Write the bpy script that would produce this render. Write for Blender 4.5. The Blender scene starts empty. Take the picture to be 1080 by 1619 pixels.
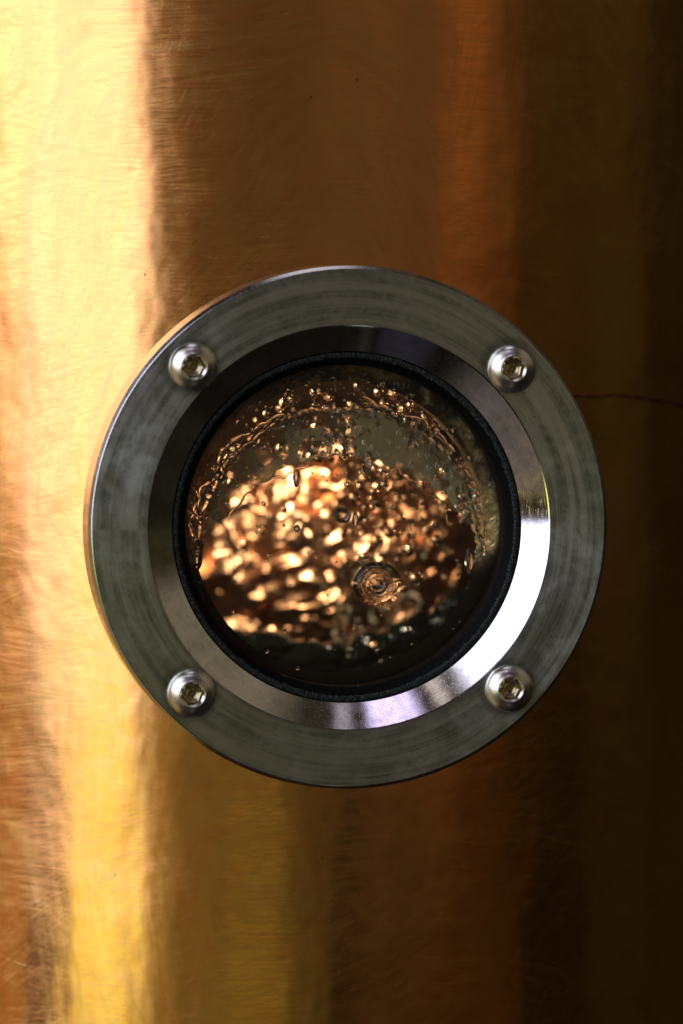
import bpy, bmesh, math, random
from mathutils import Vector, Matrix, noise
random.seed(7)
C = bpy.context.scene
COL = C.collection
PI = math.pi
U = 0.0002                      # one photograph pixel at the flange, in metres
CX, CY = 550.0, 836.0           # photograph pixel of the flange centre
YAW, PITCH, DIST = 8.0, 3.2, 7000.0
RT = 900.0                      # tank radius
TF = 122.0                      # depth of the tank front behind the flange face
def W(x, y, d): return Vector(((x-CX)*U, d*U, (CY-y)*U))

# ------------------------------------------------------------------ camera
cam = bpy.data.cameras.new('camera'); co = bpy.data.objects.new('camera', cam); COL.objects.link(co)
yw, pt = math.radians(YAW), math.radians(PITCH)
dirv = Vector((-math.sin(yw)*math.cos(pt), -math.cos(yw)*math.cos(pt), math.sin(pt)))
q = (-dirv).to_track_quat('-Z', 'Y'); co.rotation_euler = q.to_euler()
rt = q @ Vector((1,0,0)); up = q @ Vector((0,1,0))
co.location = dirv*DIST*U + rt*(-13.5*U) + up*(25.5*U)
cam.sensor_fit = 'VERTICAL'; cam.sensor_height = 36; cam.lens = 36*DIST/1619*1.009
cam.clip_start = 0.05; cam.clip_end = 50
cam.dof.use_dof = True; cam.dof.focus_distance = (DIST+45)*U; cam.dof.aperture_fstop = 4.5
C.camera = co
C.view_settings.view_transform = 'Standard'; C.view_settings.look = 'None'
C.view_settings.exposure = 0; C.view_settings.gamma = 1
C.view_settings.use_curve_mapping = False
C.render.resolution_x = 683; C.render.resolution_y = 1024

# ------------------------------------------------------------------ node helper
class NT:
    def __init__(s, tree):
        s.t = tree; s.n = tree.nodes; s.l = tree.links
    def put(s, sock, v):
        if isinstance(v, bpy.types.NodeSocket): s.l.new(v, sock)
        elif isinstance(v, (tuple, list)) and len(v) == 3 and sock.type == 'RGBA': sock.default_value = (*v, 1)
        else: sock.default_value = v
    def m(s, op, a, b=0.0, c=None, clamp=False):
        n = s.n.new('ShaderNodeMath'); n.operation = op; n.use_clamp = clamp
        s.put(n.inputs[0], a); s.put(n.inputs[1], b)
        if c is not None: s.put(n.inputs[2], c)
        return n.outputs[0]
    def v(s, op, a, b=(0,0,0)):
        n = s.n.new('ShaderNodeVectorMath'); n.operation = op
        s.put(n.inputs[0], a); s.put(n.inputs[1], b); return n.outputs[0]
    def mr(s, x, a, b, c=0.0, d=1.0, smooth=True):
        n = s.n.new('ShaderNodeMapRange'); n.interpolation_type = 'SMOOTHSTEP' if smooth else 'LINEAR'; n.clamp = True
        s.put(n.inputs[0], x); s.put(n.inputs[1], a); s.put(n.inputs[2], b); s.put(n.inputs[3], c); s.put(n.inputs[4], d)
        return n.outputs[0]
    def noise(s, vec, scale=1.0, detail=3.0, rough=0.5, dist=0.0, color=False):
        n = s.n.new('ShaderNodeTexNoise'); s.put(n.inputs['Vector'], vec)
        n.inputs['Scale'].default_value = scale; n.inputs['Detail'].default_value = detail
        n.inputs['Roughness'].default_value = rough; n.inputs['Distortion'].default_value = dist
        return n.outputs[1] if color else n.outputs[0]
    def vor(s, vec, scale=1.0, feature='F1'):
        n = s.n.new('ShaderNodeTexVoronoi'); n.feature = feature; s.put(n.inputs['Vector'], vec)
        n.inputs['Scale'].default_value = scale; return n.outputs['Distance']
    def mix(s, f, a, b, blend='MIX'):
        n = s.n.new('ShaderNodeMix'); n.data_type = 'RGBA'; n.blend_type = blend
        s.put(n.inputs[0], f); s.put(n.inputs[6], a); s.put(n.inputs[7], b); return n.outputs[2]
    def mapp(s, vec, loc=(0,0,0), rot=(0,0,0), sc=(1,1,1)):
        n = s.n.new('ShaderNodeMapping'); s.put(n.inputs[0], vec)
        n.inputs[1].default_value = loc; n.inputs[2].default_value = rot; n.inputs[3].default_value = sc
        return n.outputs[0]
    def xyz(s, vec):
        n = s.n.new('ShaderNodeSeparateXYZ'); s.put(n.inputs[0], vec); return n.outputs
    def comb(s, x, y, z):
        n = s.n.new('ShaderNodeCombineXYZ'); s.put(n.inputs[0], x); s.put(n.inputs[1], y); s.put(n.inputs[2], z); return n.outputs[0]
    def bump(s, h, strength, dist, normal=None):
        n = s.n.new('ShaderNodeBump'); s.put(n.inputs['Height'], h)
        s.put(n.inputs['Strength'], strength); n.inputs['Distance'].default_value = dist
        if normal is not None: s.put(n.inputs['Normal'], normal)
        return n.outputs[0]

# ------------------------------------------------------------------ world: the dim room round the still, a tall window to its left
world = bpy.data.worlds.new('World'); C.world = world; world.use_nodes = True
wt = NT(world.node_tree); wt.n.clear()
tc = wt.n.new('ShaderNodeTexCoord').outputs['Generated']
dx, dy, dz = wt.xyz(tc)
AZ = wt.m('MULTIPLY', wt.m('ARCTAN2', dx, wt.m('MULTIPLY', dy, -1.0)), 180/PI)
EL = wt.m('MULTIPLY', wt.m('ARCSINE', dz), 180/PI)
wob = wt.noise(wt.comb(wt.m('MULTIPLY', AZ, 0.10), wt.m('MULTIPLY', EL, 0.26), 0.0), 1.0, 3, 0.55)
AZw = wt.m('ADD', AZ, wt.m('MULTIPLY', wt.m('SUBTRACT', wob, 0.5), 10.0))
def az_at(x):                    # azimuth the tank mirrors at photograph column x
    n = math.degrees(math.asin(max(-1, min(1, (x-CX)*1.035/RT))))
    return 2*n + YAW + math.degrees((x-540)/DIST)
def el_at(y): return -PITCH + math.degrees((809.5-y)/DIST)
ELc = wt.m('MINIMUM', wt.m('MAXIMUM', EL, -12.0), 6.0)
def box(a0, a1, e0, e1, sa0, sa1, se0, se1, col, k, slant=0.0):
    a = wt.m('ADD', AZw, wt.m('MULTIPLY', ELc, slant)) if slant else AZw
    f = wt.mr(a, a0-sa0, a0+sa0)
    a = AZw
    f = wt.m('MULTIPLY', f, wt.mr(a, a1-sa1, a1+sa1, 1.0, 0.0))
    f = wt.m('MULTIPLY', f, wt.mr(EL, e0-se0, e0+se0))
    f = wt.m('MULTIPLY', f, wt.mr(EL, e1-se1, e1+se1, 1.0, 0.0))
    return f, tuple(c*k for c in col)
def ibox(x0, x1, y1, y0, s0, s1, t1, t0, col, k, slant=0.0):   # same, by the tank columns and rows that mirror it
    a0, a1 = az_at(x0), az_at(x1)
    return box(a0, a1, el_at(y1), el_at(y0), s0, s1, t1, t0, col, k, slant)
FAR = -90000
boxes = [
    # dim warm room in front
    ibox(262, 745, 1230, -3000, 2, 4, 1.2, 3, (1.0, .57, .36), 0.070),
    ibox(258, 330, 900, -3000, 2, 6, 3, 3, (1.0, .60, .32), 0.050),
    box(10, 45, -1.0, 30, 6, 10, 3, 10, (1.0, .80, .66), 0.022),
    box(-30, 26, -9, 12, 6, 8, 6, 6, (.60, .95, .85), 0.018),
    # the window
    box(-69, az_at(258), el_at(1040), 46, 3.0, 2.4, .8, 3, (1.0, .98, 1.28), 2.2, slant=2.2),
    # warm wood and brass left of the window
    box(-125, -62, -60, 30, 6, 4, 4, 20, (1.0, .54, .10), 0.28),
    ibox(20, 60, 700, 100, 2, 2, 1, 1, (1.0, .90, .1), 0.35),
    # yellow sheet low on the left
    box(az_at(140), az_at(240), -13, el_at(1100), 1.5, 3, 3, .8, (.82, 1.0, .22), 1.25),
    box(az_at(125), az_at(310), -16, el_at(1060), 3, 8, 3, 1.5, (1.0, .82, .26), 0.32),
    box(az_at(345), az_at(475), -16, el_at(1230), 8, 12, 3, 1.5, (.98, .92, .28), 0.25),
    # stripes on the right
    ibox(725, 800, 520, -3000, 3, 8, 2, 4, (1.0, .46, .22), 0.17),
    ibox(780, 905, 620, -3000, 8, 8, 2, 4, (1.0, .70, .30), 0.030),
    ibox(520, 560, 280, -3000, 3, 3, 1, 3, (1.0, .66, .42), 0.05),
    ibox(590, 842, 3500, 1000, 3, 1.2, 3, 2, (1.0, .58, .16), 0.022),
    ibox(955, 1200, 4500, -3000, 1, 8, 3, 3, (1.0, .95, .50), 0.008),
    ibox(880, 1060, 820, -600, 6, 1.5, 2, 4, (1.0, .92, .35), 0.018),
    # strip lamps and ceiling above
    box(-26, 6, 58, 66, 4, 2, 1.5, 1.5, (.74, .62, 1.0), 2.3),
    box(-46, -33, 53, 60, 1.5, 2, 2, 2, (1.0, .84, .78), 1.6),
    box(-72, -42, 44, 60, 3, 3, 3, 3, (1.0, .92, .84), .55),
    box(-50, 110, 30, 89, 8, 8, 8, 1, (1.0, .78, .55), 0.028),
    box(-180, 180, 80, 91, 1, 1, 4, 1, (.80, .86, 1.0), 1.7),
    box(16, 26, 56, 66, 1.5, 1.5, 3, 3, (.95, .85, 1.0), .5),
    # right hand wall
    box(48, 100, 10, 60, 8, 8, 6, 8, (1.0, .80, .56), 0.17),
    box(-95, -45, -55, -13, 8, 8, 8, 3, (1.0, .88, .82), 0.11),
    # floor
    box(6, 13, -66, -50, 1.0, 1.0, 4, 4, (.95, .95, .75), 0.30),
    box(-30, 0, -70, -50, 6, 1.5, 4, 4, (.62, .60, .95), 0.035),
]
acc = (0.007, 0.0052, 0.0038)
for f, c in boxes:
    acc = wt.v('ADD', acc, wt.v('MULTIPLY', wt.comb(f, f, f), c))
hand = wt.m('MULTIPLY', wt.mr(AZ, az_at(1040), az_at(1075)), wt.m('MULTIPLY', wt.mr(EL, el_at(960), el_at(860)), wt.mr(EL, el_at(800), el_at(690), 1.0, 0.0)))
hand = wt.m('SUBTRACT', 1.0, wt.m('MULTIPLY', hand, .9))          # something dark standing off to the right
acc = wt.v('MULTIPLY', acc, wt.comb(hand, hand, hand))
tex = wt.noise(wt.comb(wt.m('MULTIPLY', AZ, 0.22), wt.m('MULTIPLY', EL, 0.10), 3.0), 1.0, 5, 0.6)
tex = wt.mr(tex, 0.3, 0.7, 0.72, 1.2)
acc = wt.v('MULTIPLY', acc, wt.comb(tex, tex, tex))
bg = wt.n.new('ShaderNodeBackground'); wt.put(bg.inputs[0], acc); bg.inputs[1].default_value = 1.0
wo = wt.n.new('ShaderNodeOutputWorld'); wt.l.new(bg.outputs[0], wo.inputs[0])
world.cycles.sampling_method = 'MANUAL'; world.cycles.sample_map_resolution = 1024

# ------------------------------------------------------------------ unseen lights added inside the still to brighten what boils behind the glass
def area(name, p, target, size, power, col):
    l = bpy.data.lights.new(name, 'AREA'); l.shape = 'DISK'; l.size = size*U; l.energy = power; l.color = col
    o = bpy.data.objects.new(name, l); COL.objects.link(o); o.location = p
    o.rotation_euler = (target-p).to_track_quat('-Z', 'Y').to_euler(); return o
l1 = area('added_inner_light', W(165, 640, 330), W(500, 830, 600), 200, 0.075, (1.0, .80, .55))
l1.data.shape = 'RECTANGLE'; l1.data.size_y = 300*U
area('added_inner_light', W(240, 500, 250), W(470, 800, 520), 30, 0.22, (1.0, .84, .66))
area('added_inner_light', W(1050, 700, 460), W(560, 880, 560), 30, 0.025, (1.0, .74, .48))
area('added_inner_light', W(800, 1260, 340), W(660, 980, 560), 30, 0.004, (.72, .95, .84))

# ------------------------------------------------------------------ materials
def mat(name):
    m = bpy.data.materials.new(name); m.use_nodes = True
    t = NT(m.node_tree); p = m.node_tree.nodes['Principled BSDF']; return m, t, p
def tangent(t, axis):
    n = t.n.new('ShaderNodeTangent'); n.direction_type = 'RADIAL'; n.axis = axis; return n.outputs[0]

# brushed copper (uses the arc length / height UV, in pixels)
M_cop, t, p = mat('brushed_copper')
uvn = t.n.new('ShaderNodeUVMap'); uvn.uv_map = 'arc'; uv = uvn.outputs[0]
warp = t.v('SCALE', t.v('SUBTRACT', t.noise(uv, 0.0016, 1, 0.4, color=True), (.5,.5,.5)))
warp.node.inputs[3].default_value = 60.0
uvw = t.v('ADD', uv, warp)
def streak(rot, along, across, lo, hi, off=0, det=3):
    n = t.noise(t.mapp(uvw, loc=(off, off*.7, off), rot=(0,0,math.radians(rot)), sc=(along, across, 1)), 1.0, det, 0.65)
    return t.mr(n, lo, hi)
s1 = streak(8, .006, .35, .40, .66, 3)
s2 = streak(-28, .008, .40, .50, .70, 11)
s3 = streak(58, .010, .45, .54, .72, 23)
s4 = streak(90, .004, .12, .42, .66, 31)
zone = t.mr(t.noise(uv, .0035, 3, .6), .42, .60)
fine = t.m('ADD', t.m('MULTIPLY', s1, .6), t.m('ADD', t.m('MULTIPLY', s2, t.m('MULTIPLY', zone, .55)), t.m('ADD', t.m('MULTIPLY', s3, .4), t.m('MULTIPLY', s4, .25))))
def scratches(cell, width, length, off, thr, spread=PI, base=0.0):   # straight hairlines, one to a cell, each at its own angle
    vn = t.n.new('ShaderNodeTexVoronoi'); vn.voronoi_dimensions = '2D'
    sv = t.mapp(uv, loc=(off*13.1, off*7.7, 0), sc=(1/cell, 1/cell, 1)); t.put(vn.inputs['Vector'], sv); vn.inputs['Scale'].default_value = 1.0
    cr, cg, cb = t.xyz(vn.outputs['Color'])
    ex, ey, ez = t.xyz(t.v('SUBTRACT', sv, vn.outputs['Position']))
    an_ = t.m('ADD', t.m('MULTIPLY', cr, spread), base)
    cs, sn = t.m('COSINE', an_), t.m('SINE', an_)
    lx = t.m('ADD', t.m('MULTIPLY', ex, cs), t.m('MULTIPLY', ey, sn))
    ly = t.m('SUBTRACT', t.m('MULTIPLY', ey, cs), t.m('MULTIPLY', ex, sn))
    ly = t.m('SUBTRACT', ly, t.m('MULTIPLY', t.m('MULTIPLY', lx, lx), t.m('SUBTRACT', cg, .5)))
    k = t.mr(t.m('ABSOLUTE', ly), 0.0, width/cell, 1.0, 0.0)
    k = t.m('MULTIPLY', k, t.mr(t.m('ABSOLUTE', lx), t.m('MULTIPLY', cb, length*.5/cell), t.m('MULTIPLY', cb, length/cell), 1.0, 0.0))
    return t.m('MULTIPLY', k, t.mr(cg, thr, thr+.2))
h1 = t.m('MULTIPLY', scratches(46, .8, 22, 5, .6), .8); h2 = scratches(110, .9, 80, 9, .5, 1.3, -.3); h3 = t.m('MULTIPLY', scratches(20, .6, 12, 17, .5), .5)
hair = t.m('MAXIMUM', h1, t.m('MAXIMUM', h2, h3))
pits = t.mr(t.vor(t.mapp(uv, sc=(.03,.022,1)), 1.0), .03, .075, 1.0, 0.0)
pits = t.m('MULTIPLY', pits, t.mr(t.noise(uv, .02, 2), .56, .62))
dent = t.noise(t.mapp(uv, sc=(.007, .0022, 1)), 1.0, 2, .45)
brushw = t.noise(t.mapp(uvw, rot=(0,0,.12), sc=(.030, .0045, 1)), 1.0, 4, .6)
dent2 = t.noise(t.mapp(uv, loc=(13,5,0), sc=(.0065, .0050, 1)), 1.0, 3, .5)
b0 = t.bump(dent, 0.3, 0.0020)
b0 = t.bump(dent2, 0.3, 0.0016, b0)
def arcs(cx_, cy_, off):         # hand rubbing: long swept arcs about a far point
    dlt = t.v('SUBTRACT', uv, (cx_, cy_, 0)); ax_, ay_, az_ = t.xyz(dlt)
    rr_ = t.m('SQRT', t.m('ADD', t.m('MULTIPLY', ax_, ax_), t.m('MULTIPLY', ay_, ay_)))
    an_ = t.m('ARCTAN2', ay_, ax_)
    n_ = t.noise(t.comb(t.m('MULTIPLY', rr_, .22), t.m('MULTIPLY', an_, 5.0), off), 1.0, 4, .7)
    zn = t.mr(t.noise(t.mapp(uv, loc=(off*7, off*3, 0), sc=(.005, .005, 1)), 1.0, 2), .44, .58)
    return t.m('MULTIPLY', t.mr(n_, .45, .68), zn)
swept = t.m('MAXIMUM', arcs(-700, 900, 2.0), t.m('MAXIMUM', arcs(100, -1500, 5.0), arcs(-260, 1500, 8.0)))
b0 = t.bump(swept, 0.14, 0.000020, b0)
b0 = t.bump(brushw, 0.10, 0.00008, b0)
b1 = t.bump(fine, 0.16, 0.000012, b0)
b2 = t.bump(t.m('ADD', hair, pits), -0.5, 0.00005, b1)
patina = t.mr(t.noise(t.mapp(uvw, loc=(40,7,0), sc=(.009, .0028, 1)), 1.0, 5, .62), .36, .64)
base = t.mix(patina, (.94, .455, .155), (.90, .50, .16))
gold = t.mr(t.noise(t.mapp(uvw, loc=(400,90,0), sc=(.010, .004, 1)), 1.0, 3, .6), .56, .68)
base = t.mix(t.m('MULTIPLY', gold, .18), base, (.84, .60, .16))
base = t.mix(t.m('MULTIPLY', fine, .14), base, (.50, .27, .10))
tarn = t.m('MULTIPLY', t.mr(t.noise(t.mapp(uvw, loc=(70,9,0), sc=(.014, .007, 1)), 1.0, 6, .7), .52, .66), .18)
base = t.mix(tarn, base, (.50, .22, .07))
base = t.mix(t.m('MULTIPLY', t.m('MULTIPLY', hair, .5), t.mr(t.noise(uv, .03, 2), .45, .6)), base, (1.0, .78, .45))
base = t.mix(t.m('MULTIPLY', pits, .7), base, (.16, .08, .03))
t.put(p.inputs['Base Color'], base); p.inputs['Metallic'].default_value = 1
grain = t.mr(t.noise(t.mapp(uv, rot=(0,0,.25), sc=(.10, .8, 1)), 1.0, 2, .7), .5, .75)
t.put(p.inputs['Roughness'], t.m('ADD', t.m('ADD', t.m('MULTIPLY', hair, .07), t.m('MULTIPLY', grain, .05)), t.mr(t.m('ADD', fine, t.m('ADD', t.m('MULTIPLY', swept, .9), t.m('MULTIPLY', patina, .3))), 0.2, 1.8, .135, .25, False)))
p.inputs['Anisotropic'].default_value = .35
t.put(p.inputs['Tangent'], tangent(t, 'Z')); p.inputs['Anisotropic Rotation'].default_value = .25
t.put(p.inputs['Normal'], b2)

# turned stainless steel: 'r' and angle about the flange axis
def steel(name, colA, colB, r0, r1, aniso, mott, groove, rotated=.25):
    m, t, p = mat(name)
    oc = t.n.new('ShaderNodeTexCoord').outputs['Object']
    x, y, z = t.xyz(oc)
    px = t.v('SCALE', oc); px.node.inputs[3].default_value = 1/U
    rr = t.m('MULTIPLY', t.m('SQRT', t.m('ADD', t.m('MULTIPLY', x, x), t.m('MULTIPLY', z, z))), 1/U)
    an = t.m('ARCTAN2', z, x)
    ring = t.noise(t.comb(t.m('MULTIPLY', rr, .55), t.m('MULTIPLY', an, 1.3), 0.0), 1.0, 4, .7)
    ring2 = t.noise(t.comb(t.m('MULTIPLY', rr, .06), t.m('MULTIPLY', an, .8), 5.0), 1.0, 3, .6)
    st = t.noise(px, .016, 6, .68, .4); st2 = t.noise(px, .07, 4, .7, .3); grain = t.noise(px, .6, 2, .6)
    arc = t.mr(t.noise(t.comb(t.m('MULTIPLY', rr, .9), t.m('MULTIPLY', an, .7), 9.0), 1.0, 2, .5), .66, .74)
    c = t.mix(t.mr(st, .36, .64), colA, colB)
    c = t.mix(t.m('MULTIPLY', t.mr(st2, .45, .65), mott), c, tuple(v*.62 for v in colA))
    c = t.mix(t.m('MULTIPLY', t.mr(ring, .4, .62), groove*.35), c, tuple(min(1, v*1.35) for v in colB))
    c = t.mix(t.m('MULTIPLY', t.mr(ring2, .40, .62), groove*.45), c, tuple(min(1, v*1.45) for v in colB))
    if groove >= 1:              # grime gathered round the bolt heads
        dd = t.m('SQRT', t.m('ADD', t.m('POWER', t.m('SUBTRACT', t.m('ABSOLUTE', t.m('MULTIPLY', x, 1/U)), 252.0), 2.0), t.m('POWER', t.m('SUBTRACT', t.m('ABSOLUTE', t.m('MULTIPLY', z, 1/U)), 254.0), 2.0)))
        dd = t.m('ADD', dd, t.m('MULTIPLY', t.m('SUBTRACT', st2, .5), 22.0))
        c = t.mix(t.m('MULTIPLY', t.mr(dd, 38.0, 52.0, 1.0, 0.0), .55), c, (.14,.15,.11))
        edge = t.m('ADD', rr, t.m('MULTIPLY', t.m('SUBTRACT', st2, .5), 14.0))
        c = t.mix(t.m('MULTIPLY', t.mr(edge, 326.0, 318.0), .35), c, (.2,.2,.17))
    c = t.mix(t.m('MULTIPLY', t.mr(grain, .35, .65), .16), c, tuple(v*.5 for v in colA))
    scr = t.noise(t.mapp(px, rot=(0, .7, 0), sc=(.5, .5, .02)), 1.0, 3, .6)
    scr2 = t.noise(t.mapp(px, rot=(0, -1.1, 0), sc=(.6, .6, .025)), 1.0, 3, .6)
    sc_ = t.m('MAXIMUM', t.mr(scr, .64, .70), t.mr(scr2, .65, .71))
    c = t.mix(t.m('MULTIPLY', sc_, .16), c, (.75,.76,.74)); c = t.mix(t.m('MULTIPLY', arc, groove*.5), c, (.8,.82,.78))
    t.put(p.inputs['Base Color'], c); p.inputs['Metallic'].default_value = 1
    r = t.m('ADD', t.mr(st, .3, .7, r0, r1), t.m('MULTIPLY', t.m('SUBTRACT', ring2, .5), .10))
    t.put(p.inputs['Roughness'], r); p.inputs['Anisotropic'].default_value = aniso
    t.put(p.inputs['Tangent'], tangent(t, 'Y')); p.inputs['Anisotropic Rotation'].default_value = rotated
    b = t.bump(ring, .35*groove, 0.00003); b = t.bump(t.m('ADD', st2, sc_), .25, 0.00003, b); b = t.bump(grain, .2, 0.00001, b)
    t.put(p.inputs['Normal'], b); return m
M_face = steel('turned_steel_face', (.33,.46,.42), (.60,.71,.65), .24, .38, .55, .7, 1.6)
M_bev = steel('polished_steel_bevel', (.66,.66,.63), (.78,.77,.74), .07, .15, .6, .5, .35)
M_bolt = steel('bolt_steel', (.70,.70,.60), (.80,.79,.70), .24, .32, .0, .2, .0)
M_sock = steel('socket_steel', (.46,.40,.22), (.55,.48,.28), .28, .36, .0, .2, .0)

M_rub, t, p = mat('black_rubber')
oc = t.n.new('ShaderNodeTexCoord').outputs['Object']
px = t.v('SCALE', oc); px.node.inputs[3].default_value = 1/U
g = t.noise(px, .25, 4, .7); g2 = t.noise(px, .03, 3)
t.put(p.inputs['Base Color'], t.mix(t.mr(g, .4, .7), (.0012,.0015,.0012), (.004,.005,.004)))
p.inputs['Roughness'].default_value = .6; p.inputs['Specular IOR Level'].default_value = .07
t.put(p.inputs['Normal'], t.bump(g, .7, 0.0003))
M_rubf, t, p = mat('worn_rubber_edge')
oc = t.n.new('ShaderNodeTexCoord').outputs['Object']
px = t.v('SCALE', oc); px.node.inputs[3].default_value = 1/U
x, y, z = t.xyz(px)
an = t.m('ARCTAN2', z, x); rr = t.m('SQRT', t.m('ADD', t.m('MULTIPLY', x, x), t.m('MULTIPLY', z, z)))
teeth = t.noise(t.comb(t.m('MULTIPLY', rr, .10), t.m('MULTIPLY', an, 120.0), 0.0), 1.0, 3, .6)
g = t.noise(px, .4, 3, .7)
t.put(p.inputs['Base Color'], t.mix(t.m('MULTIPLY', t.mr(teeth, .4, .65), t.mr(g, .3, .6)), (.008,.011,.009), (.075,.095,.08)))
p.inputs['Roughness'].default_value = .55; p.inputs['Specular IOR Level'].default_value = .12
t.put(p.inputs['Normal'], t.bump(t.m('ADD', teeth, g), .5, 0.0002))

# sight glass: clear pane, lets light straight through and mirrors a little
M_glass = bpy.data.materials.new('clear_pane'); M_glass.use_nodes = True
t = NT(M_glass.node_tree); t.n.clear()
tr = t.n.new('ShaderNodeBsdfTransparent'); tr.inputs[0].default_value = (.86,.88,.84,1)
gl = t.n.new('ShaderNodeBsdfGlossy'); gl.inputs['Roughness'].default_value = .04
fr = t.n.new('ShaderNodeFresnel'); fr.inputs[0].default_value = 1.45
mx = t.n.new('ShaderNodeMixShader'); t.l.new(fr.outputs[0], mx.inputs[0]); t.l.new(tr.outputs[0], mx.inputs[1]); t.l.new(gl.outputs[0], mx.inputs[2])
ou = t.n.new('ShaderNodeOutputMaterial'); t.l.new(mx.outputs[0], ou.inputs[0])

M_water, t, p = mat('clear_water')
p.inputs['Base Color'].default_value = (1,.97,.92,1); p.inputs['Transmission Weight'].default_value = 1
p.inputs['IOR'].default_value = 1.42; p.inputs['Roughness'].default_value = 0.0

# condensate film: pale grey green, patchy, partly clear
M_film = bpy.data.materials.new('condensate'); M_film.use_nodes = True
t = NT(M_film.node_tree); t.n.clear()
oc = t.n.new('ShaderNodeTexCoord').outputs['Object']
px = t.v('SCALE', oc); px.node.inputs[3].default_value = 1/U
n1 = t.noise(px, .026, 4, .55, .5); n2 = t.noise(px, .09, 3, .6)
patch = t.mr(t.m('ADD', n1, t.m('MULTIPLY', t.m('SUBTRACT', n2, .5), .12)), .47, .49)
df = t.n.new('ShaderNodeBsdfDiffuse'); t.put(df.inputs[0], t.mix(n2, (.20,.21,.13), (.34,.35,.25)))
tl = t.n.new('ShaderNodeBsdfTranslucent'); t.put(tl.inputs[0], t.mix(n2, (.60,.63,.48), (.78,.80,.66)))
m1 = t.n.new('ShaderNodeMixShader'); m1.inputs[0].default_value = .5; t.l.new(df.outputs[0], m1.inputs[1]); t.l.new(tl.outputs[0], m1.inputs[2])
gg = t.n.new('ShaderNodeBsdfGlossy'); gg.inputs['Roughness'].default_value = .12
m2 = t.n.new('ShaderNodeMixShader'); m2.inputs[0].default_value = .08; t.l.new(m1.outputs[0], m2.inputs[1]); t.l.new(gg.outputs[0], m2.inputs[2])
tr = t.n.new('ShaderNodeBsdfTransparent')
m3 = t.n.new('ShaderNodeMixShader'); t.put(m3.inputs[0], t.m('ADD', .10, t.m('MULTIPLY', patch, .66)))
t.l.new(tr.outputs[0], m3.inputs[1]); t.l.new(m2.outputs[0], m3.inputs[2])
ou = t.n.new('ShaderNodeOutputMaterial'); t.l.new(m3.outputs[0], ou.inputs[0])

# inner copper lip, wet and blotched
M_lip, t, p = mat('wet_copper_lip')
oc = t.n.new('ShaderNodeTexCoord').outputs['Object']
px = t.v('SCALE', oc); px.node.inputs[3].default_value = 1/U
n1 = t.noise(px, .022, 5, .6, .6); n2 = t.noise(px, .08, 4, .6)
x, y, z = t.xyz(px)
low = t.mr(t.m('ADD', z, t.m('MULTIPLY', n1, 60.0)), 30.0, -60.0)  # shade painted into the colour: lower part of the lip goes black
top = t.mr(t.m('ADD', z, t.m('MULTIPLY', x, .35)), 20.0, 200.0)      # dark blotches increase towards the upper right of the lip
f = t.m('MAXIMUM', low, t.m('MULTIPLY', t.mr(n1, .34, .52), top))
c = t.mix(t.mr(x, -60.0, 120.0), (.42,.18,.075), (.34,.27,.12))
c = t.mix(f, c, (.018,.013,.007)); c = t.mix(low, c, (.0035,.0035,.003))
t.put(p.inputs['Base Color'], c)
t.put(p.inputs['Metallic'], t.m('MULTIPLY', t.m('SUBTRACT', 1.0, f), .5)); t.put(p.inputs['Roughness'], t.m('ADD', t.mr(n2, .3, .7, .18, .45), t.m('MULTIPLY', low, .4)))
t.put(p.inputs['Specular IOR Level'], t.m('MULTIPLY', t.m('SUBTRACT', 1.0, low), .5))
t.put(p.inputs['Normal'], t.bump(t.m('ADD', n1, t.m('MULTIPLY', n2, .5)), .8, 0.0016))

M_liq, t, p = mat('boiling_spirit_over_copper')
oc = t.n.new('ShaderNodeTexCoord').outputs['Object']
px = t.v('SCALE', oc); px.node.inputs[3].default_value = 1/U
n1 = t.noise(px, .012, 3, .6); n2 = t.noise(px, .06, 3, .6, .6)
c = t.mix(t.mr(n1, .35, .65), (.80,.39,.21), (.90,.52,.32))
t.put(p.inputs['Base Color'], c); p.inputs['Metallic'].default_value = 1
p.inputs['Roughness'].default_value = .28
t.put(p.inputs['Normal'], t.bump(n2, .3, 0.0006))

M_pool, t, p = mat('dark_clear_liquid')
p.inputs['Base Color'].default_value = (.004,.007,.005,1); p.inputs['Roughness'].default_value = .08; p.inputs['IOR'].default_value = 1.36

M_spray, t, p = mat('flying_drops')
p.inputs['Base Color'].default_value = (.90,.56,.34,1); p.inputs['Metallic'].default_value = 1; p.inputs['Roughness'].default_value = .07

M_inn, t, p = mat('tarnished_copper_inside')
oc = t.n.new('ShaderNodeTexCoord').outputs['Object']
t.put(p.inputs['Base Color'], t.mix(t.mr(t.noise(oc, 40, 4), .4, .6), (.030,.016,.009), (.075,.038,.020)))
p.inputs['Roughness'].default_value = .5

M_wire, t, p = mat('red_wire')
p.inputs['Base Color'].default_value = (.11,.018,.010,1); p.inputs['Roughness'].default_value = .35

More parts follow.
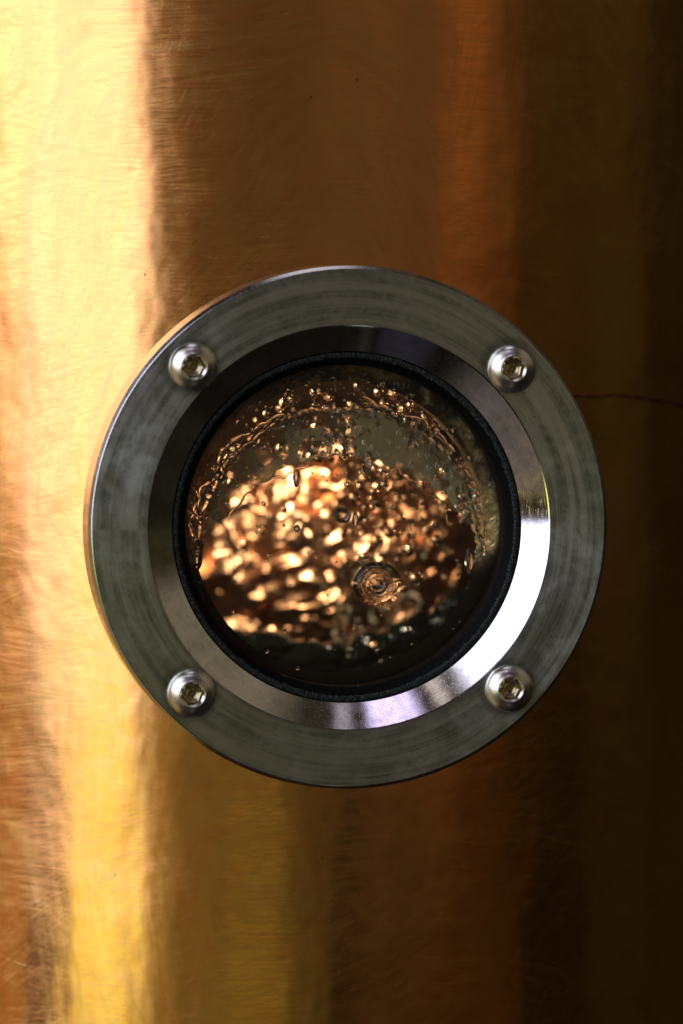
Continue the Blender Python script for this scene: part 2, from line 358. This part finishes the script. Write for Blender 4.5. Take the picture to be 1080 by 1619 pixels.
# ------------------------------------------------------------------ mesh helpers
def link(name, me, m, parent=None, smooth=True):
    o = bpy.data.objects.new(name, me); COL.objects.link(o)
    for mm in (m if isinstance(m, (list, tuple)) else [m]): me.materials.append(mm)
    if smooth:
        me.polygons.foreach_set('use_smooth', [True]*len(me.polygons))
    if parent: o.parent = parent
    return o
def mesh(name, vs, fs, mi=None):
    me = bpy.data.meshes.new(name); me.from_pydata([tuple(v) for v in vs], [], fs)
    if mi: me.polygons.foreach_set('material_index', mi)
    me.update(); return me
def lathe(name, prof, seg, m, parent=None, mi=None, closed=False, sharp=None):
    """prof: (radius, depth) in pixels about the flange axis, going round; doubled points stay sharp"""
    vs = []; fs = []; mm = []
    n = len(prof)
    for (r, d) in prof:
        for i in range(seg):
            a = 2*PI*i/seg; vs.append((r*U*math.cos(a), d*U, r*U*math.sin(a)))
    rng = range(n if closed else n-1)
    for k in rng:
        k2 = (k+1) % n
        if prof[k] == prof[k2]: continue
        for i in range(seg):
            j = (i+1) % seg
            fs.append((k*seg+i, k*seg+j, k2*seg+j, k2*seg+i)); mm.append(mi[k] if mi else 0)
    me = mesh(name, vs, fs, mm)
    bm = bmesh.new(); bm.from_mesh(me); bmesh.ops.recalc_face_normals(bm, faces=bm.faces); bm.to_mesh(me); bm.free()
    return link(name, me, m, parent)
def dbl(pts):                    # double every point so each facet keeps its own normals
    out = []
    for a, b in zip(pts[:-1], pts[1:]): out += [a, b]
    return out
def thing(name, label, cat, loc=(0,0,0), group=None):
    o = bpy.data.objects.new(name, None); COL.objects.link(o); o.location = loc; o.empty_display_size = .01
    o['label'] = label; o['category'] = cat
    if group: o['group'] = group
    return o

# ------------------------------------------------------------------ the still
still = thing('copper_still', 'huge vertical brushed copper cylinder filling the whole picture behind the steel flange', 'still')
YC = TF+RT
NS, HZ, NZ = 400, 2600, 200
vs = []; fs = []; uvs = []
for k in range(NZ+1):
    z = -HZ + 2*HZ*k/NZ
    for i in range(NS+1):
        th = -PI + 2*PI*i/NS
        vs.append((RT*math.sin(th)*U, (YC-RT*math.cos(th))*U, z*U)); uvs.append((RT*th, z))
for k in range(NZ):
    z = -HZ + 2*HZ*(k+.5)/NZ
    for i in range(NS):
        th = -PI + 2*PI*(i+.5)/NS
        x = RT*math.sin(th)
        if abs(th) < PI/2 and math.hypot(x, z) < 318: continue
        a = k*(NS+1)+i; fs.append((a, a+1, a+NS+2, a+NS+1))
outer_f = list(fs); wv = [Vector(v) for v in vs]
me = mesh('tank_wall', vs, fs); ul = me.uv_layers.new(name='arc')
for lp in me.loops: ul.data[lp.index].uv = uvs[lp.vertex_index]
link('tank_wall', me, M_cop, still)
ax = Vector((0, YC*U, 0)); iv = []
for v in wv:                     # the dark, tarnished inside of the wall
    r_ = Vector((v.x, v.y-ax.y, 0)); iv.append(v-r_.normalized()*10*U)
link('inner_wall', mesh('inner_wall', iv, [tuple(reversed(f)) for f in outer_f]), M_inn, still)
for s in (-1, 1):                # domed ends, out of the frame
    vs = []; fs = []; nr = 12
    for r in range(nr+1):
        rr = RT*math.cos(r/nr*PI/2); zz = s*(HZ+300*math.sin(r/nr*PI/2))
        for i in range(96):
            th = 2*PI*i/96; vs.append((rr*math.sin(th)*U, (YC-rr*math.cos(th))*U, zz*U))
    for r in range(nr):
        for i in range(96):
            j = (i+1) % 96; fs.append((r*96+i, r*96+j, (r+1)*96+j, (r+1)*96+i))
    me = mesh('domed_end', vs, fs); ul = me.uv_layers.new(name='arc')
    for lp in me.loops:
        v = me.vertices[lp.vertex_index].co; ul.data[lp.index].uv = (v.x/U, v.y/U)
    link('domed_end', me, M_cop, still)
# welded neck between the tank wall and the flange: outer skin follows the curve of the tank
SEG = 192
vs = []; fs = []
for (r, back) in ((372, False), (372, True), (330, True), (330, False)):
    for i in range(SEG):
        a = 2*PI*i/SEG; x = r*math.cos(a); z = r*math.sin(a)
        d = (YC-math.sqrt(RT*RT-x*x)+8) if back else 110.5
        vs.append((x*U, d*U, z*U))
for k in range(4):
    for i in range(SEG):
        j = (i+1) % SEG; k2 = (k+1) % 4; fs.append((k*SEG+i, k*SEG+j, k2*SEG+j, k2*SEG+i))
M_neck = steel('neck_steel', (.50,.50,.46), (.60,.60,.56), .3, .4, .0, .4, .3)
link('neck', mesh('neck', vs, fs), M_neck, still)

# inner neck tube inside the tank, dark copper
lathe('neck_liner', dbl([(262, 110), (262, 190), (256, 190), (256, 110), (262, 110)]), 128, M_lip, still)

# ------------------------------------------------------------------ sight glass with its steel flange
sg = thing('sight_glass', 'round dark steel flange with four dome bolts holding the window of the copper still', 'sight glass')
prof = []
def arcp(cx, cy, r, a0, a1, n):
    return [(cx+r*math.cos(math.radians(a0+(a1-a0)*i/n)), cy+r*math.sin(math.radians(a0+(a1-a0)*i/n))) for i in range(n+1)]
outer = [(411, 110), (411, 6.5)]
f_pts = [(277, 110), (277, 29), (277.5, 28), (316.5, 1.0), (318.5, 0.0), (405.2, 0.0), (406.2, .5), (411, 6.0), (411, 108.5), (409, 110), (277, 110)]
pr = dbl(f_pts)
mi = []
for k in range(len(pr)):
    seg_i = k//2
    mi.append(1 if seg_i in (1, 2, 3) else (2 if seg_i in (5, 6) else (2 if seg_i == 7 else 0)))
M_rim = steel('polished_rim', (.66,.66,.64), (.74,.73,.70), .16, .26, .3, .2, .35)
lathe('flange', pr, 384, [M_face, M_bev, M_rim], sg, mi)
# rubber gasket; slightly ragged front lip
def gasket():
    seg = 720; rows = [(276.4, 60, 0), (276.4, 33.0, .25), (275.2, 31.0, .5), (268.5, 30.2, .8), (266.2, 32.5, 1.3), (264.5, 38, .5), (259, 44, .3), (256, 49, .25), (254.5, 51.5, .2), (254.5, 112, 0), (276.4, 112, 0)]
    vs = []; fs = []; mi = []
    for r, d, j in rows:
        for i in range(seg):
            a = 2*PI*i/seg
            n1 = noise.noise(Vector((math.cos(a)*40, math.sin(a)*40, d*.3)))+.6*noise.noise(Vector((math.cos(a)*110, math.sin(a)*110, d)))
            n2 = noise.noise(Vector((math.cos(a)*6, math.sin(a)*6, 4)))
            r2 = r+j*(n1*1.6+n2*1.0); d2 = d+j*(noise.noise(Vector((math.cos(a)*60, math.sin(a)*60, 9)))*1.5)
            vs.append((r2*U*math.cos(a), d2*U, r2*U*math.sin(a)))
    n = len(rows)
    for k in range(n):
        for i in range(seg):
            j = (i+1) % seg; k2 = (k+1) % n
            fs.append((k*seg+i, k2*seg+i, k2*seg+j, k*seg+j)); mi.append(1 if k in (2, 3) else 0)
    return link('gasket', mesh('gasket', vs, fs, mi), [M_rub, M_rubf], sg)
gasket()
# window pane, bevelled edge
lathe('glass_pane', dbl([(0.01, 52), (258.5, 52), (260, 53.5), (260, 88.5), (258.5, 90), (0.01, 90)]), 128, M_glass, sg)

# button head socket bolts
def bolt(cx, cy, rot):
    seg = 72; R_, H = 38.5, 21.0
    rows = []                    # (kind, radius, height)
    rows += [('c', R_-.8, 0.3), ('c', R_, 1.2), ('c', R_, 3.2), ('c', R_-1.0, 5.0)]
    for i in range(1, 11):
        a = math.radians(8+i*5.2); rows.append(('c', (R_+.4)*math.cos(a), 1.0+(H-1)*math.sin(a)/math.sin(math.radians(62))))
    rt_ = 19.8
    rows = [r for r in rows if r[1] > rt_+1.2]
    rows += [('c', rt_+.9, H-.3), ('c', rt_, H-.6), ('c', rt_-.1, H-.8)]
    rows += [('h', 18.4, H-2.6), ('h', 18.2, H-3.0), ('h', 15.6, H-13.5)]
    rows += [('h', 15.3, H-13.8), ('c', 10.5, H-14.6), ('c', 5.0, H-17.6), ('c', 3.6, H-19.8), ('c', .3, H-20.2)]
    vs = []; fs = []; mi = []
    for kd, r, h in rows:
        for i in range(seg):
            a = 2*PI*i/seg
            rr = r
            if kd == 'h':
                b = (a % (PI/3))-PI/6; rr = r*math.cos(PI/6)/math.cos(b)
            vs.append((rr*U*math.cos(a+rot), -h*U, rr*U*math.sin(a+rot)))
    nrow = len(rows)
    hidx = [k for k, r in enumerate(rows) if r[0] == 'h']
    for k in range(nrow-1):
        for i in range(seg):
            j = (i+1) % seg; fs.append((k*seg+i, k*seg+j, (k+1)*seg+j, (k+1)*seg+i))
            mi.append(1 if k >= hidx[1] else 0)
    fs.append(tuple((nrow-1)*seg+i for i in range(seg))); mi.append(1)
    me = mesh('bolt', vs, fs, mi)
    bm = bmesh.new(); bm.from_mesh(me); bmesh.ops.recalc_face_normals(bm, faces=bm.faces)
    bm.to_mesh(me); bm.free()
    o = link('bolt', me, [M_bolt, M_sock], sg)
    for e in me.edges: pass
    try: me.set_sharp_from_angle(angle=math.radians(38))
    except Exception: pass
    o.location = ((cx-CX)*U, -0.0002*.2, (CY-cy)*U)
    return o
for (bx, by, brot, tilt) in ((303, 582, .12, .010), (806, 587, .55, -.014), (299.5, 1092, .30, .016), (803, 1091, .0, -.008)):
    bo = bolt(bx, by, brot); bo.rotation_euler = (tilt, brot*.5, -tilt*.7)

# ------------------------------------------------------------------ inner copper lip behind the pane: crescent, wide at the top
def lip():
    seg = 256; rows = 14; vs = []; fs = []
    for k in range(rows+1):
        f = k/rows
        for i in range(seg):
            a = 2*PI*i/seg
            r = 256*(1-f)+236*f; cz = -7*f
            x = r*math.cos(a); z = r*math.sin(a)+cz
            if k == rows: x *= .995; z *= .995
            d = 94+16*f*f + 3*noise.noise(Vector((x*.03, z*.03, 0)))
            vs.append((x*U, d*U, z*U))
    for i in range(seg):
        vs.append((vs[rows*seg+i][0], 170*U, vs[rows*seg+i][2]))
    for k in range(rows+1):
        for i in range(seg):
            j = (i+1) % seg; fs.append((k*seg+i, (k+1)*seg+i, (k+1)*seg+j, k*seg+j))
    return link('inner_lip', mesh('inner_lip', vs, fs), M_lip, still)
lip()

def fbm(v, n=4):
    s = 0; a = 1
    for i in range(n): s += a*noise.noise(v); v = v*2.03; a *= .55
    return s
# ------------------------------------------------------------------ boiling liquid seen through the glass
def liquid():
    N = 300; R_ = 420.0; vs = []; fs = []; idx = {}
    rc = Vector((126, 0, -126))
    for a in range(N+1):
        for b in range(N+1):
            x = -R_+2*R_*a/N; z = -R_+2*R_*b/N
            w = Vector((x*.012, z*.012, 1.7))
            w2 = w+Vector((noise.noise(w*2.1), noise.noise(w*2.1+Vector((7,3,1))), 0))*.55
            h = noise.noise(w2*1.1)*32 + noise.noise(w2*2.9)*11 + noise.noise(w2*6)*4.5 + noise.noise(w2*11)*1.4
            dr = math.hypot(x-rc.x, (z-rc.z)*1.25)
            k = math.exp(-(dr/58)**4)
            h = h*(1-.9*k) + k*2.8*math.cos(dr*2*PI/17)
            ro = math.hypot(x-75, z+131)+noise.noise(Vector((x*.02, z*.02, 3)))*22-232
            if ro > 0 and z > -60: h -= .030*ro*ro
            idx[a, b] = len(vs); vs.append((x*U, (540-h + .0013*(x-155)**2 + .0013*(z+70)**2 + .0042*max(0, x-140)**2)*U, z*U))
    for a in range(N):
        for b in range(N):
            fs.append((idx[a,b], idx[a+1,b], idx[a+1,b+1], idx[a,b+1]))
    o = link('boiling_liquid', mesh('boiling_liquid', vs, fs), M_liq)
    o['label'] = 'glittering copper coloured liquid splashing behind the round window'; o['category'] = 'liquid'; o['kind'] = 'stuff'
    return o
liquid()

def pool():
    """the dark clear liquid standing in the bottom of the window, in front of the copper"""
    nx, nz = 150, 60; vs = []; fs = []
    for a in range(nx+1):
        x = -230+520*a/nx
        zt = -212 + 95*max(0, (x-40)/230)**1.3 + 42*max(0, (-x-20)/180)**1.2 + 24*fbm(Vector((x*.016, 3.3, 1)))+4*fbm(Vector((x*.05, 1.3, 4)))
        for b in range(nz+1):
            f = b/nz; z = zt+(-330-zt)*f
            d = 410 - 26*min(1, f*5)**.5 + 14*fbm(Vector((x*.011+z*.006, z*.030, 5)), 3)
            vs.append(((x+11)*U, d*U, (z-6)*U))
    for a in range(nx):
        for b in range(nz):
            i = a*(nz+1)+b; fs.append((i, i+1, i+nz+2, i+nz+1))
    o = link('dark_liquid', mesh('dark_liquid', vs, fs), M_pool)
    sm = o.modifiers.new('thickness', 'SOLIDIFY'); sm.thickness = 8*U; sm.offset = 1
    o['label'] = 'dark greenish rippled liquid filling the bottom of the round window'; o['category'] = 'liquid'; o['kind'] = 'stuff'
pool()

# ------------------------------------------------------------------ condensate on the back of the pane
PB = 90.6                        # depth of the pane's back
def film():
    seg = 260; rows = 10; vs = []; fs = []
    for k in range(rows+1):
        f = k/rows
        for i in range(seg+1):
            a = math.radians(8+164*i/seg)
            xo, zo = 224*math.cos(a), -39+224*math.sin(a)
            jag = fbm(Vector((math.cos(a)*5, math.sin(a)*5, 2)))*11
            rin = 206+jag
            t_ = (i/seg-.5)*2; tap = max(0, 1-abs(t_)**5)
            xi, zi = 3+rin*math.cos(a)*1.0, -96+rin*math.sin(a)
            xi = xo+(xi-xo)*tap; zi = zo+(zi-zo)*tap
            x = xo*(1-f)+xi*f; z = zo*(1-f)+zi*f
            vs.append((x*U, (PB+9.5+1.4*math.sin(f*PI)+.4*noise.noise(Vector((x*.06, z*.06, 0))))*U, z*U))
    for k in range(rows):
        for i in range(seg):
            a = k*(seg+1)+i; fs.append((a, a+seg+1, a+seg+2, a+1))
    o = link('condensate_film', mesh('condensate_film', vs, fs), M_film)
    sm = o.modifiers.new('thickness', 'SOLIDIFY'); sm.thickness = .6*U; sm.offset = 1
    o['label'] = 'pale grey green crescent of patchy condensate on the upper inside of the window'; o['category'] = 'condensate'; o['kind'] = 'stuff'
film()

def bead(name, pts, rad, seed, label, cat, seg=10):
    """an irregular rope of water lying on the back of the pane along pts"""
    vs = []; fs = []; n = len(pts)
    for k, (x, z) in enumerate(pts):
        x2, z2 = pts[min(k+1, n-1)]; x1, z1 = pts[max(k-1, 0)]
        tx, tz = x2-x1, z2-z1; L = math.hypot(tx, tz) or 1; nx, nz = -tz/L, tx/L
        e = min(1, k/6, (n-1-k)/6)**.5 if 0 < k < n-1 else .02
        w = rad*e*(1+.65*fbm(Vector((x*.05, z*.05, seed)), 3))*(1+.2*math.sin(k*.9))
        off = 5*noise.noise(Vector((x*.04, z*.04, seed+9)))
        for i in range(seg):
            a = 2*PI*i/seg
            s = math.cos(a)*w*(1+.3*noise.noise(Vector((x*.1, z*.1, i*1.7+seed))))
            h = max(0.02, w*.9*(1+math.sin(a)))*.62
            vs.append(((x+nx*(s+off))*U, (PB+h)*U, (z+nz*(s+off))*U))
    for k in range(n-1):
        for i in range(seg):
            j = (i+1) % seg; fs.append((k*seg+i, k*seg+j, (k+1)*seg+j, (k+1)*seg+i))
    fs.append(tuple(range(seg))); fs.append(tuple((n-1)*seg+i for i in reversed(range(seg))))
    me = mesh(name, vs, fs)
    bm = bmesh.new(); bm.from_mesh(me); bmesh.ops.recalc_face_normals(bm, faces=bm.faces); bm.to_mesh(me); bm.free()
    o = link(name, me, M_water); o['label'] = label; o['category'] = cat; return o
def arc(cx, cy, r, a0, a1, step=2.6, wob=5, seed=0, ry=None):
    n = int(abs(math.radians(a1-a0))*r/step); out = []
    for i in range(n+1):
        a = math.radians(a0+(a1-a0)*i/n)
        rr = 1+wob/r*fbm(Vector((math.cos(a)*4, math.sin(a)*4, seed)), 3)
        out.append(((cx-CX)+r*rr*math.cos(a), (CY-cy)+(ry or r)*rr*math.sin(a)))
    return out
bead('water_rivulet', arc(546, 877, 225, 186, -6, wob=6, seed=1), 8.0, 1, 'long lumpy rope of water arching along the inner copper edge of the window', 'water rivulet')
bead('water_rivulet', arc(547, 872, 234, 168, 112, wob=9, seed=4), 6, 4, 'slanting water streak running above the arch at upper left of the window', 'water rivulet')
bead('water_rivulet', arc(548, 930, 203, 152, 28, wob=16, seed=7), 1.8, 7, 'thin ragged line of water along the lower edge of the pale condensate', 'water rivulet')
bead('water_rivulet', [(-232+6*math.sin(k*.2)-k*.05, 60-k*2.5) for k in range(44)], 5.0, 12, 'vertical trickle of water down the left rim of the window', 'water rivulet')

def ripple():
    vs = []; fs = []; S = 96; prof_ = []
    for k in range(0, 57):
        r = 1.0+k*.66
        prof_.append((r, (1.3+.75*math.cos((r+.012*r*r)*2*PI/11)*math.exp(-(r/30)**3))*max(.12, 1-(r/39)**3)))
    prof_ += [(39.0, .15), (39.0, 0.05), (1.0, 0.05)]
    for r, h in prof_:
        for i in range(S):
            a = 2*PI*i/S; w = 1+.05*noise.noise(Vector((math.cos(a)*1.5, math.sin(a)*1.5, r*.04)))
            hh = h*(1+.6*noise.noise(Vector((math.cos(a)*2, math.sin(a)*2, r*.06)))) if h > .1 else h
            vs.append((r*w*math.cos(a)*U, hh*U, r*w*math.sin(a)*.92*U))
    n = len(prof_)
    for k in range(n):
        for i in range(S):
            j = (i+1) % S; k2 = (k+1) % n; fs.append((k*S+i, k*S+j, k2*S+j, k2*S+i))
    me = mesh('water_ripple', vs, fs)
    bm = bmesh.new(); bm.from_mesh(me); bmesh.ops.recalc_face_normals(bm, faces=bm.faces); bm.to_mesh(me); bm.free()
    o = link('water_ripple', me, M_water); o.location = W(607, 931, PB+.2)
    o['label'] = 'ring shaped ripples just right of and below the window centre'; o['category'] = 'ripple'
ripple()
bead('water_rivulet', arc(550, 874, 236, 84, 40, wob=8, seed=21), 5.5, 21, 'short broken water streak above the arch at upper right of the window', 'water rivulet')
bead('water_rivulet', arc(540, 872, 219, 150, 100, wob=9, seed=31), 4.5, 31, 'wet streak just inside the arch on its upper left', 'water rivulet')
bead('water_rivulet', arc(548, 880, 230, 38, 2, wob=9, seed=41), 5.0, 41, 'broken bubbly water streak down the right end of the arch', 'water rivulet')

def blobs(name, items, m, label, cat, flat):
    vs = []; fs = []; rnd = random.Random(5)
    for (c, r) in items:
        b0_ = len(vs); sx = rnd.uniform(.8, 1.3); sz = rnd.uniform(.8, 1.5); S, Rn = 10, 7
        ph = rnd.uniform(0, PI); cph, sph = math.cos(ph), math.sin(ph)
        for k in range(Rn+1):
            a = -PI/2+PI*k/Rn
            for i in range(S):
                b = 2*PI*i/S; q1 = math.cos(a)*math.cos(b)*sx; q2 = math.sin(a)*sz
                X = (q1*cph-q2*sph); Z = (q1*sph+q2*cph); Y = math.cos(a)*math.sin(b)*flat
                vs.append((c.x+X*r*U, c.y+Y*r*U, c.z+Z*r*U))
        for k in range(Rn):
            for i in range(S):
                j = (i+1) % S; fs.append((b0_+k*S+i, b0_+k*S+j, b0_+(k+1)*S+j, b0_+(k+1)*S+i))
    me = mesh(name, vs, fs)
    bm = bmesh.new(); bm.from_mesh(me); bmesh.ops.remove_doubles(bm, verts=bm.verts, dist=1e-7); bmesh.ops.recalc_face_normals(bm, faces=bm.faces); bm.to_mesh(me); bm.free()
    o = link(name, me, m); o['label'] = label; o['category'] = cat; o['kind'] = 'stuff'; return o
rnd = random.Random(11)
items = []
while len(items) < 420:          # spatter stuck to the inside of the glass, densest along the top
    a = rnd.uniform(0, 2*PI); rr = 246*math.sqrt(rnd.random()); x = rr*math.cos(a); z = rr*math.sin(a)
    top = (math.hypot(x, z+39) > 228)
    if z < -60 and rnd.random() < .8: continue
    if not top and rnd.random() < .62: continue
    if noise.noise(Vector((x*.02, z*.02, 6))) < -.12 and rnd.random() < .8: continue
    r = (1.1+2.6*rnd.random()**2.5)*(1.15 if top else .8)
    items.append((Vector((x*U, (PB+r*.5)*U, z*U)), r))
blobs('water_spatter', items, M_water, 'fine spatter of water specks all over the inside of the round window', 'spatter', .55)
items = []
while len(items) < 330:          # copper bright spray thrown up in the dark space behind the glass
    d = rnd.uniform(230, 440); x = rnd.gauss(20, 125); z = rnd.gauss(60, 100)
    if math.hypot(x, z) > 240: continue
    x += d*.14; z -= d*.056
    if x < 50 and z < 95 and rnd.random() < .93: continue
    r = 3+7*rnd.random()**2
    items.append((Vector((x*U, d*U, z*U)), r))
blobs('liquid_spray', items, M_spray, 'out of focus copper bright spray of drops flying behind the window', 'spray', .9)

def drop_mesh(ar=1.0, sd=0):
    vs = []; fs = []; seg, rows = 16, 6
    for k in range(rows+1):
        a = k/rows*PI/2
        for i in range(seg):
            b = 2*PI*i/seg
            r = math.cos(a)*(1+.14*noise.noise(Vector((math.cos(b)*1.3, math.sin(b)*1.3, sd*3.1))))
            if k == rows: r = .02
            vs.append((r*math.cos(b), .85*math.sin(a), r*math.sin(b)*ar*(1.12 if math.sin(b) < 0 else .95)))
    for k in range(rows):
        for i in range(seg):
            j = (i+1) % seg; fs.append((k*seg+i, (k+1)*seg+i, (k+1)*seg+j, k*seg+j))
    fs.append(tuple(rows*seg+i for i in range(seg))); fs.append(tuple(reversed(range(seg))))
    me = mesh('water_droplet', vs, fs)
    bm = bmesh.new(); bm.from_mesh(me); bmesh.ops.recalc_face_normals(bm, faces=bm.faces); bm.to_mesh(me); bm.free()
    me.materials.append(M_water); me.polygons.foreach_set('use_smooth', [True]*len(me.polygons)); return me
dms = [drop_mesh(1+.12*k, k) for k in range(4)]
def drop(x, y, r, label, group=None, k=0, st=1.0):
    o = bpy.data.objects.new('water_droplet', dms[k % 4]); COL.objects.link(o)
    o.location = W(x, y, PB+.15); o.scale = (r*U, r*U, r*U*st)
    o['label'] = label; o['category'] = 'water droplet'
    if group: o['group'] = group
G = 'small droplets scattered over the pale condensate'
drop(528, 690, 9, 'largest round droplet near the top middle of the condensate', k=1, st=1.25)
drop(590, 735, 9, 'elongated dark droplet hanging at the lower edge of the condensate just right of centre', k=2, st=1.5)
drop(320, 880, 7.5, 'long dark drop hanging from the left end of the water arch', k=3, st=2.4)
drop(755, 893, 8, 'bright drop at the right end of the water arch', k=2, st=1.9)
drop(551, 820, 15, 'wide clear drop low in the centre of the window', k=0, st=.8)
drop(571, 827, 5, 'narrow upright drop beside the wide central drop', k=1, st=2.2)
drop(478, 841, 5.5, 'lone dark round droplet left of the window centre', k=0)
drop(477, 760, 6, 'small slanted drip on the ragged line left of centre', k=2, st=1.8)
small = [(453,713,5),(476,687,4),(503,714,5),(503,700,3.5),(427,712,4),(357,787,4),(417,744,4.5),(573,688,4.5),(561,678,3.5),(578,680,3),
         (598,712,3),(624,703,3.5),(622,724,3.5),(676,722,4.5),(687,725,3.5),(668,708,5),(690,745,4.5),(703,742,3.5),(702,765,3.5),(718,744,3),
         (742,790,4.5),(729,759,3),(711,716,3),(544,672,3),(536,704,4),(494,672,3),(471,703,3),(462,695,3),(440,734,3),(401,758,3),
         (383,772,3),(612,684,3),(640,690,3.2),(652,699,3),(661,742,4.5),(548,694,3.4),(559,714,3.2),(585,705,3),(520,722,3.4),(489,724,3),
         (366,800,3),(349,812,3.2),(734,806,3),(748,815,3),(726,777,3.5),(715,755,3),(519,706,3),(607,724,3.2),(640,712,3),(574,722,3)]
for i, (x, y, r) in enumerate(small):
    where = 'left arm' if x < 440 else ('right arm' if x > 655 else 'middle top')
    drop(x, y, r, 'tiny round bead of water among others on the %s of the pale condensate crescent' % where, 'droplets on the %s of the condensate' % where, i, 1+.15*(i % 3))

# ------------------------------------------------------------------ twisted pair of thin red wires lying round the tank
def wire():
    top = thing('twisted_wire', 'thin dark red twisted wire leaving the flange to the right across the copper', 'wire')
    ctrl = [(880, 628), (910, 630), (940, 628), (975, 630), (1010, 629), (1045, 632), (1085, 638), (1140, 648), (1200, 660), (1300, 662)]
    def cen(t_):
        f = t_*(len(ctrl)-1); k = min(int(f), len(ctrl)-2); f -= k
        p0 = ctrl[max(k-1, 0)]; p1 = ctrl[k]; p2 = ctrl[k+1]; p3 = ctrl[min(k+2, len(ctrl)-1)]
        def cr(a, b, c, d): return .5*((2*b)+(-a+c)*f+(2*a-5*b+4*c-d)*f*f+(-a+3*b-3*c+d)*f**3)
        return cr(p0[0], p1[0], p2[0], p3[0]), cr(p0[1], p1[1], p2[1], p3[1])
    n = 420
    for s in (0, 1):
        vs = []; fs = []
        for i in range(n+1):
            x, y = cen(i/n); k = 1.055
            x = (x-CX)*k-14; z = (CY-y)*k - 19
            ph = i/n*2*PI*5.5+s*PI
            rad = RT+5.5+1.5*math.cos(ph); z += 1.3*math.sin(ph)
            th = math.asin(min(.98, x/RT))
            c = Vector((rad*math.sin(th), YC-rad*math.cos(th), z)); T = Vector((math.cos(th), math.sin(th), 0)); N_ = Vector((math.sin(th), -math.cos(th), 0))
            for q_ in range(8):
                a = 2*PI*q_/8; vs.append((c+N_*1.5*math.cos(a)+Vector((0,0,1))*1.5*math.sin(a))*U)
        for i in range(n):
            for q_ in range(8):
                r_ = (q_+1) % 8; fs.append((i*8+q_, i*8+r_, (i+1)*8+r_, (i+1)*8+q_))
        link('strand', mesh('strand', vs, fs), M_wire, top)
wire()
